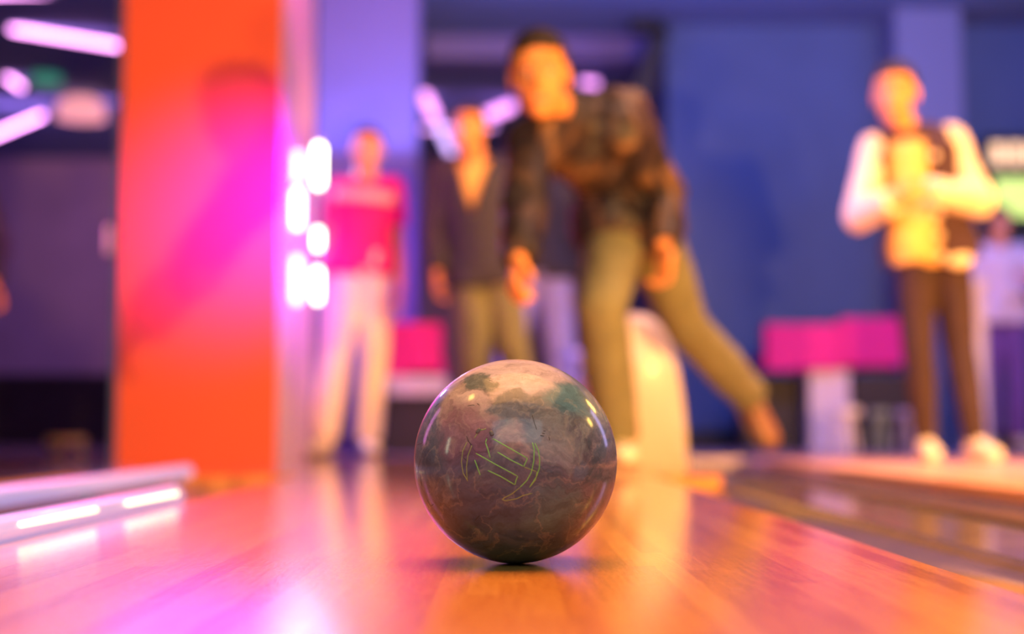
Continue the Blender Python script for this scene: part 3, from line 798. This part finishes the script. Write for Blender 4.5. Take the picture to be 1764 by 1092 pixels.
# --- crimson T-shirt
J, q = standing(622, 222, 7.3)
J['anL'] = P(558, 770, 7.15); J['anL'].z = .082; J['knL'] = P(577, 620, 7.2); J['anR'] = P(634, 765, 7.4); J['anR'].z = .082; J['knR'] = P(645, 620, 7.3)
J['hipL'] = P(598, 470, 7.28); J['hipR'] = P(642, 470, 7.32); J['pelvis'] = P(620, 455, 7.3)
J['elR'] = P(685, 425, 7.35); J['wrR'] = P(690, 500, 7.25); J['elL'] = P(570, 420, 7.42); J['wrL'] = P(576, 495, 7.36)
J['head'] = P(632, 258, 7.28); J['neck'] = P(630, 306, 7.3); J['shL'] = P(584, 328, 7.3); J['shR'] = P(676, 326, 7.3)
pc = person(J, 'person in a crimson short sleeved shirt and cream trousers beside the white light tubes', 'skin2')
ts = top_part(J, pc, 't_shirt', M['pink_cloth'], 0.016, sleeves=0.32, hem=-0.07)
a = torso_rings(J, 0.020, .66, .82)
bm = bmesh.new()
c0, u0, v0 = torso_rings(J, 0.026, .66, .66)[0]; c1, u1, v1 = torso_rings(J, 0.026, .82, .82)[0]
sgn = 1 if v0.y < 0 else -1
row0 = []; row1 = []
for i in range(13):
    t = math.radians(35 + i * 110 / 12)
    row0.append((c0 + u0 * math.cos(t) + v0 * math.sin(t) * sgn, c1 + u1 * math.cos(t) + v1 * math.sin(t) * sgn))
for k2 in (0.0,):
    A = []
    for p0, p1 in row0:
        outv = (p0 - c0).normalized() * .004
        lo = p0.lerp(p1, 0.15); hi = p0.lerp(p1, 0.95)
        A.append([bm.verts.new(x) for x in (lo, hi, hi + outv, lo + outv)])
    for i in range(len(A) - 1):
        for j in range(4): bm.faces.new((A[i][j], A[i + 1][j], A[i + 1][(j + 1) % 4], A[i][(j + 1) % 4]))
    bm.faces.new(A[0]); bm.faces.new(A[-1][::-1])
pt = subpart(bm, 'chest_print', M['print'], ts, pc); pt['label'] = 'pale blurred band printed on the chest'
trousers(J, pc, M['cream_cloth'], 0.016, 0.008)
shoe(J, 'L', pc, M['shoe_light'], M['sole']); shoe(J, 'R', pc, M['shoe_light'], M['sole'])

# --- dark open jacket, behind the bowler
J, q = standing(830, 186, 7.1)
J['head'] = P(808, 222, 7.0); J['neck'] = P(818, 272, 7.1); J['shL'] = P(768, 298, 7.1); J['shR'] = P(878, 296, 7.1)
J['face'] = V((-.35, -1, -.1))
J['elL'] = P(748, 400, 7.15); J['wrL'] = P(752, 470, 7.05); J['curlL'] = .5
J['elR'] = P(905, 395, 7.15); J['wrR'] = P(905, 480, 7.1)
J['hipL'] = P(815, 490, 7.1); J['hipR'] = P(862, 490, 7.1); J['pelvis'] = P(838, 470, 7.1)
J['knL'] = P(815, 630, 7.0); J['knR'] = P(888, 630, 7.05); J['anL'] = P(820, 760, 7.1); J['anR'] = P(900, 760, 7.1)
for a in ('anL', 'anR'): J[a].z = .082
pd = person(J, 'person in a dark open jacket and olive trousers standing behind the bowler')
top_part(J, pd, 'shirt', M['yellow_shirt'], 0.010, sleeves=0.3, hem=-0.05, body_only=True)
nkx = J['neck'].x
o = top_part(J, pd, 'jacket', M['dark_cloth'], 0.028, sleeves=1.0, hem=-0.14, cut=lambda c: c.y < 7.03 and abs(c.x - (nkx - .01)) < 0.30 * max(0, c.z - 1.19), amp=.01, yoke=.085)
trousers(J, pd, M['olive'], 0.016, 0.01)
shoe(J, 'L', pd, M['shoe_brown'], M['sole']); shoe(J, 'R', pd, M['shoe_brown'], M['sole'])

# --- varsity style jacket at right
J, q = standing(1610, 96, 6.3)
J['head'] = P(1542, 162, 6.2); J['neck'] = P(1562, 228, 6.28); J['shL'] = P(1508, 262, 6.28); J['shR'] = P(1636, 246, 6.32)
J['face'] = V((-.45, -1, -.22)); J['head_up'] = V((-.08, -.1, 1)); J['hs'] = 1.16
J['elL'] = P(1480, 372, 6.22); J['wrL'] = P(1540, 345, 6.00)
J['elR'] = P(1684, 345, 6.22); J['wrR'] = P(1598, 328, 6.00)
J['hdL'] = V((.75, -.35, .35)); J['pnL'] = V((.4, .6, .3)); J['hdR'] = V((-.9, -.3, .1)); J['pnR'] = V((.1, .6, -.3)); J['thL'] = 1; J['thR'] = 1; J['curlL'] = .6; J['curlR'] = .6
J['hipL'] = P(1578, 445, 6.3); J['hipR'] = P(1634, 445, 6.3); J['pelvis'] = P(1604, 430, 6.3)
J['knL'] = P(1582, 600, 6.25); J['knR'] = P(1654, 600, 6.27); J['anL'] = P(1594, 750, 6.25); J['anR'] = P(1682, 755, 6.2)
for a in ('anL', 'anR'): J[a].z = .082
J['toeL'] = V((-.1, -1, 0)); J['toeR'] = V((.15, -1, 0))
pe = person(J, 'person in a dark jacket with cream sleeves over a yellow shirt, hands at the chest')
top_part(J, pe, 'shirt', M['yellow_shirt'], 0.014, sleeves=0.3, hem=-0.14, body_only=True)
top_part(J, pe, 'jacket_sleeves', M['sleeve'], 0.024, sleeves=1.0, arms_only=True, label='cream jacket sleeves', amp=.012)
sx = J['pelvis'].x; nz = J['neck']
ve = top_part(J, pe, 'jacket', M['vest'], 0.036, sleeves=1.0, hem=-0.07, body_only=True,
     cut=lambda c: c.y < 6.24 and (sx - .215) < c.x < (sx + .015 - (c.z - .75) * .10) and c.z < 1.42, yoke=.092, label='dark jacket body, open at the front')
for px_, py_ in ((1610, 268), (1612, 340), (1616, 370), (1618, 405), (1622, 440)):
    bm = bmesh.new(); ellipsoid(bm, P(px_, py_, 6.125), .017, .008, .017, None, 12, 6)
    subpart(bm, 'snap_button', M['sleeve'], ve, pe)
pk = P(1655, 445, 6.15)
bm = bmesh.new(); ellipsoid(bm, pk + V((0, .03, 0)), .062, .03, .038); finish(bm, 'pocket_flap', M['sleeve'], pe)  # pale bulge added for the highlight on the pocket
trousers(J, pe, M['brown_trouser'], 0.006, -0.006)
for s in 'LR': shoe(J, s, pe, M['shoe_light'], M['sleeve'])
# phone held between the hands
# --- far right
J, q = standing(1728, 358, 9.0, w=1.0)
J['elR'] = q(.24, .1, 1.15); J['wrR'] = q(.16, .28, 1.22); J['hdR'] = V((-.8, -.5, .2)); J['pnR'] = V((0, .3, -1))
pf = person(J, 'person in a pale lavender shirt and purple trousers far back at the right edge', 'skin2', 'long')
top_part(J, pf, 'shirt', M['lav_cloth'], 0.024, sleeves=1.0, hem=-0.14)
trousers(J, pf, M['purple_cloth'], 0.018, 0.01)
for s in 'LR': shoe(J, s, pf, M['shoe_light'], M['sole'])
# --- far left, cut by the frame
J, q = standing(-150, 110, 6.6)
J['elR'] = P(-6, 420, 6.7); J['wrR'] = P(-14, 488, 6.45); J['hdR'] = V((.5, -.3, -.6)); J['knR'] = P(-48, 640, 6.6); J['anR'] = P(-40, 760, 6.6); J['anR'].z = .082
pg = person(J, 'person in a black top and olive trousers, half cut off by the left edge')
top_part(J, pg, 'sweater', M['dark_cloth'], 0.022, sleeves=1.0, hem=-0.07)
trousers(J, pg, M['olive'], 0.014, 0.0)
for s in 'LR': shoe(J, s, pg, M['shoe_brown'], M['sole'])
# --- pale blue jeans behind the bowler
J, q = standing(925, 215, 8.3)
J['anL'] = q(-.16, .0, .05); J['anR'] = q(.16, 0, .05); J['anL'].z = J['anR'].z = .082; J['knL'] = q(-.14, .03, .5); J['knR'] = q(.13, .03, .5)
ph = person(J, 'person in a dark top and pale blue jeans, almost hidden behind the bowler')
top_part(J, ph, 'sweater', M['dark_cloth'], 0.020, sleeves=1.0, hem=-0.07)
trousers(J, ph, M['jeans'], 0.016, 0.0)
for s in 'LR': shoe(J, s, ph, M['shoe_light'], M['sole'])

# ================================================================== BALL RETURN
root = empty('ball_return', (0.470, 5.3, 0), 'rounded cream ball return hood standing behind the bowler legs at the lane end', 'ball return')
bm = bmesh.new()
prof = []
W, Hh = 0.19, 0.56
for i in range(25):
    t = math.pi * i / 24
    cx_, sz = math.cos(t), math.sin(t)
    prof.append((0.470 - W * (1 if cx_ > 0 else -1) * abs(cx_) ** 0.75, Hh * abs(sz) ** 0.95))
prof[0] = (0.470 - W, 0.0); prof[-1] = (0.470 + W, 0.0)
rows = []
for y, k in ((5.12, .90), (5.135, .97), (5.16, 1.0), (5.65, 1.0), (5.7, .96), (5.72, .90)):
    rows.append([bm.verts.new((0.470 + (x - 0.470) * k, y, z * k if z > 0 else 0)) for x, z in prof])
for a, b in zip(rows, rows[1:]):
    n = len(a)
    for i in range(n): bm.faces.new((a[i], a[(i + 1) % n], b[(i + 1) % n], b[i]))
bm.faces.new(rows[0]); bm.faces.new(rows[-1][::-1])
finish(bm, 'hood', M['cream_plastic'], root)
bm = bmesh.new(); abox(bm, .30, .66, 5.17, 5.9, 0.0, 0.05); finish(bm, 'base_plinth', M['cream_plastic'], root, False, .008)
bm = bmesh.new()
for s in (-1, 1): capsule(bm, (.485 + s * .11, 5.6, .30), .015, (.485 + s * .11, 6.5, .30), .015, 10)
capsule(bm, (.375, 6.5, .30), .015, (.595, 6.5, .30), .015, 10); capsule(bm, (.485, 6.4, .30), .02, (.485, 6.4, .0), .025, 10)
finish(bm, 'ball_rack', M['metal'], root)

# ================================================================== FURNITURE
def sofa(x0, x1, y, z0, z1, label, tilt=0.0):
    root = empty('lounge_bench', ((x0 + x1) / 2, y, 0), label, 'bench')
    xm = x0 + (x1 - x0) * .55
    box('backrest', x0, xm - .004, y, y + .16, z0, z1 - tilt, M['magenta_fabric'], root, bevel=.03)
    box('backrest', xm + .004, x1, y, y + .16, z0 + .03, z1, M['magenta_fabric'], root, bevel=.03)
    box('seat', x0, x1, y + .12, y + .65, z0 + .02, z0 + .1, M['magenta_fabric'], root, bevel=.03)
    return root
r1 = sofa(1.72, 2.62, 9.35, .53, .87, 'magenta upholstered bench in front of the blue wall, left of the cream sleeved person', .04)
box('base_panel', 2.02, 2.28, 9.42, 9.95, 0, .53, M['lav_plastic'], r1, bevel=.01)
box('plinth', 2.30, 2.72, 9.40, 9.95, 0, .50, M['dark_panel'], r1, bevel=.01)
box('plinth', 1.62, 2.0, 9.6, 9.98, 0, .5, M['dark_panel'], r1, bevel=.01)
r2 = sofa(-.80, -.36, 8.05, .44, .74, 'small magenta bench behind the person in the crimson shirt')
box('base_panel', -.83, -.34, 8.0, 8.6, .33, .44, M['lav_plastic'], r2, bevel=.01)
box('plinth', -.80, -.36, 8.04, 8.6, 0, .33, M['dark_panel'], r2, bevel=.01)

def stool(cx, Y, top, wd, label, m, grp='small stools on the hall floor'):
    X = P(cx, 700, Y).x; H = P(cx, top, Y).z; ww = wd / 2450 * Y / 2
    root = empty('stool', (X, Y, 0), label, 'stool', None)
    bm = bmesh.new(); rings(bm, [(V((X, Y, z)), V((r, 0, 0)), V((0, r, 0))) for r, z in ((ww * .9, H - .05), (ww, H - .04), (ww, H - .01), (ww * .92, H))], 20)
    finish(bm, 'seat', m, root)
    for i in range(3):
        a = i * 2.094 + .5
        bm = bmesh.new(); capsule(bm, (X + math.cos(a) * ww * .5, Y + math.sin(a) * ww * .5, H - .05), .012, (X + math.cos(a) * ww * .9, Y + math.sin(a) * ww * .9, .012), .012, 10)
        finish(bm, 'leg', m, root)
    return root
stool(1457, 8.6, 702, 52, 'cream low stool on the approach below the magenta bench', M['cream_plastic'])
stool(1515, 8.9, 706, 38, 'dim grey green low stool just right of the cream stool', mat('grey_green_plastic', (.25, .32, .25), .5))
stool(1560, 9.0, 706, 38, 'dim lilac low stool nearest the dark trousered legs', mat('lilac_plastic', (.4, .34, .5), .5))
stool(115, 8.0, 752, 66, 'small yellowish stool on the floor left of the pillar', mat('yellow_plastic', (.7, .55, .12), .5))
stool(1010, 8.0, 604, 56, 'tall pale lavender stool between the bowler legs and the jeans', M['lav_plastic'])

o = box('counter', -5.5, -1.9, 12.5, 13.3, 0, .62, M['dark_panel'], bevel=.02); tag(o, 'long low black counter in the dark hall left of the pillar', 'counter')
o = box('counter', 3.9, 6.5, 9.6, 10.3, 0, .9, M['dark_panel'], bevel=.02); tag(o, 'dark counter behind the person at the right edge', 'counter')
# post at right
bm = bmesh.new(); X = P(1690, 700, 8.2).x
rings(bm, [(V((X, 8.2, z)), V((r, 0, 0)), V((0, r, 0))) for r, z in ((.12, 0), (.12, .02), (.045, .04), (.04, .96), (.055, .98), (.055, 1.0), (.03, 1.01))], 20)
tag(finish(bm, 'post', M['cream_plastic']), 'slim cream post just right of the brown trousered legs', 'post')

# ================================================================== LAMPS
CZ = 3.2
def tube_lamp(a, b, label, m, r=0.022, grp=None):
    a, b = V(a), V(b)
    root = empty('tube_lamp', (a + b) / 2, label, 'tube lamp', grp)
    bm = bmesh.new(); capsule(bm, a, r, b, r, 12); finish(bm, 'tube', m, root)
    for t in (.1, .9):
        p = a.lerp(b, t); bm = bmesh.new(); capsule(bm, p + V((0, 0, r * .8)), .003, V((p.x, p.y, CZ)), .003, 6); finish(bm, 'cable', M['black'], root)
    return root
tube_lamp(P(22, 50, 10.7), P(202, 79, 10.9), 'longest pink tube lamp at upper left, reaching the pillar edge', M['pink_tube'])
tube_lamp(P(-90, 60, 12.0), P(36, 150, 12.3), 'pink tube lamp at far left sloping down to the right', M['pink_tube'])
tube_lamp(P(-70, 258, 13.3), P(72, 199, 13.5), 'lowest pink tube lamp at far left, rising to the right', M['pink_tube'])
tube_lamp(P(-60, -12, 9.8), P(185, -15, 9.9), 'pink tube lamp cut by the top left edge of the frame', M['pink_tube'], .02)
tube_lamp(P(730, 162, 12.8), P(748, 198, 13.1), 'short steep pink tube lamp left of the head of the dark jacketed person', M['pink_far'], .05)
tube_lamp(P(755, 215, 13.0), P(790, 290, 13.2), 'dim violet tube lamp slanting down behind the dark jacketed shoulder', M['violet_tube'], .04)
tube_lamp(P(722, 222, 13.8), P(850, 218, 13.9), 'level dim pink tube lamp behind the crossing tubes', mat('dim_pink_tube_glow', (.8, .5, .9), .4, emit=(.85, .35, 1.0), es=1.5), .02)
tube_lamp(P(822, 206, 13.0), P(878, 184, 13.1), 'pink tube lamp beside the bowler chin, rising right', M['pink_far'], .05)
tube_lamp(P(1006, 142, 12.0), P(1026, 144, 12.0), 'small pink tube lamp just above the bowler shoulder', M['pink_far'], .03)

def shade_lamp(px, py, Y, rx, rz, m, label):
    p = P(px, py, Y); root = empty('pendant_lamp', p, label, 'pendant lamp')
    bm = bmesh.new(); rings(bm, [(p + V((0, 0, z)), V((r, 0, 0)), V((0, r, 0))) for r, z in ((rx, -rz), (rx * .95, rz * .4), (rx * .6, rz), (.03, rz * 1.1))], 20); finish(bm, 'lamp_shade', m, root)
    bm = bmesh.new(); capsule(bm, p + V((0, 0, rz)), .008, V((p.x, p.y, CZ)), .008, 6); finish(bm, 'cable', M['black'], root)
shade_lamp(140, 187, 12.9, .22, .09, mat('pink_shade_glow', (.8, .5, .5), .6, emit=(1.0, .35, .38), es=.75), 'dim rosy pendant lamp near the pillar at upper left')
shade_lamp(80, 130, 12.2, .13, .07, mat('green_shade_glow', (.1, .4, .3), .6, emit=(.05, .35, .22), es=.45), 'dim green pendant lamp between the pink tubes')

# vertical light towers right behind the pillar
def tower(px, Y, segs, label):
    X = P(px, 500, Y).x
    root = empty('light_tower', (X, Y, 0), label, 'light tower')
    bm = bmesh.new(); capsule(bm, (X, Y + .04, .01), .012, (X, Y + .04, P(px, segs[0][0], Y).z + .05), .012, 10); finish(bm, 'pole', M['metal'], root)
    bm = bmesh.new(); rings(bm, [(V((X, Y + .04, z)), V((r, 0, 0)), V((0, r, 0))) for r, z in ((.13, 0), (.13, .015), (.03, .03))], 20); finish(bm, 'base', M['metal'], root)
    for y0, y1, r, m in segs:
        bm = bmesh.new(); capsule(bm, (X, Y, P(px, y0, Y).z), r, (X, Y, P(px, y1, Y).z), r, 14)
        finish(bm, 'light_tube', m, root)
tower(547, 7.5, ((256, 315, .022, M['white_tube']), (400, 424, .016, M['white_tube']), (468, 515, .016, M['white_tube'])), 'right hand light tower with bright white tubes beside the crimson shirted person')
dimw = mat('soft_white_tube_glow', (1, 1, .9), .4, emit=(.75, 1.0, .80), es=2.0)
for py0, py1, r, mm, lb in ((268, 305, .018, dimw, 'soft greenish white tube light, highest on the pillar side face'), (335, 385, .022, M['white_soft'], 'bright white tube light in the middle of the pillar side face'), (450, 515, .022, M['cyan_tube'], 'bluish white tube light, lowest on the pillar side face')):
    Y = 6.5; X = P(512, 400, Y).x
    root = empty('wall_light', (X, Y, P(512, py1, Y).z), lb, 'wall light')
    z0, z1 = P(512, py1, Y).z, P(512, py0, Y).z
    bm = bmesh.new(); capsule(bm, (X, Y, z0), r, (X, Y, z1), r, 14); finish(bm, 'light_tube', mm, root)
    box('mount', -0.972, X - r * .6, Y - .012, Y + .012, z0 + .01, z1 - .01, M['metal'], root, bevel=.003)

# wall screen at right
root = empty('wall_screen', (3.95, 10.4, 1.9), 'wall screen with a cream strip above a lime panel at the right edge', 'screen')
x0 = P(1698, 300, 10.4).x
bx = box('screen_frame', x0, x0 + 1.3, 10.42, 10.50, P(0, 395, 10.42).z, P(0, 232, 10.42).z, M['black'], root, bevel=.01)
bm = bmesh.new()
zt, zb = P(0, 245, 10.4).z, P(0, 282, 10.4).z
for i in range(9):
    xx = x0 + .05 + i * .135
    abox(bm, xx, xx + .10, 10.405, 10.42, zb, zt)
finish(bm, 'cream_blocks', mat('cream_screen_glow', (.9, .7, .4), .4, emit=(1.0, .62, .30), es=1.0), root, False)
box('lime_panel', x0 + .07, x0 + 1.2, 10.405, 10.42, P(0, 372, 10.4).z, P(0, 305, 10.4).z, mat('lime_screen_glow', (.6, .9, .2), .4, emit=(.55, .75, .18), es=1.0), root)
# black ceiling arm
root = empty('ceiling_arm', P(1120, 60, 10.4), 'black slanting arm hanging from the ceiling above the bowler back', 'ceiling arm')
bm = bmesh.new()
a = P(1085, 48, 10.4); b = P(1140, 52, 10.4); c = P(1092, 200, 10.4)
def bar(bm, a, b, w, t):
    d = (b - a).normalized(); u = d.cross(V((0, 1, 0))).normalized()
    vs = []
    for p in (a, b):
        for s1, s2 in ((-1, -1), (1, -1), (1, 1), (-1, 1)): vs.append(bm.verts.new(p + u * w * s1 + V((0, t * s2, 0))))
    for f in ((0, 1, 2, 3), (7, 6, 5, 4), (0, 4, 5, 1), (1, 5, 6, 2), (2, 6, 7, 3), (3, 7, 4, 0)): bm.faces.new([vs[i] for i in f])
bar(bm, a, b + V((.03, 0, 0)), .045, .05); finish(bm, 'top_bar', M['black'], root, False)
bm = bmesh.new(); bar(bm, b, c, .065, .05); finish(bm, 'slanted_arm', M['black'], root, False)
bm = bmesh.new(); bar(bm, V((b.x - .05, b.y, b.z)), V((b.x - .05, b.y, CZ)), .03, .03); finish(bm, 'drop_rod', M['black'], root, False)
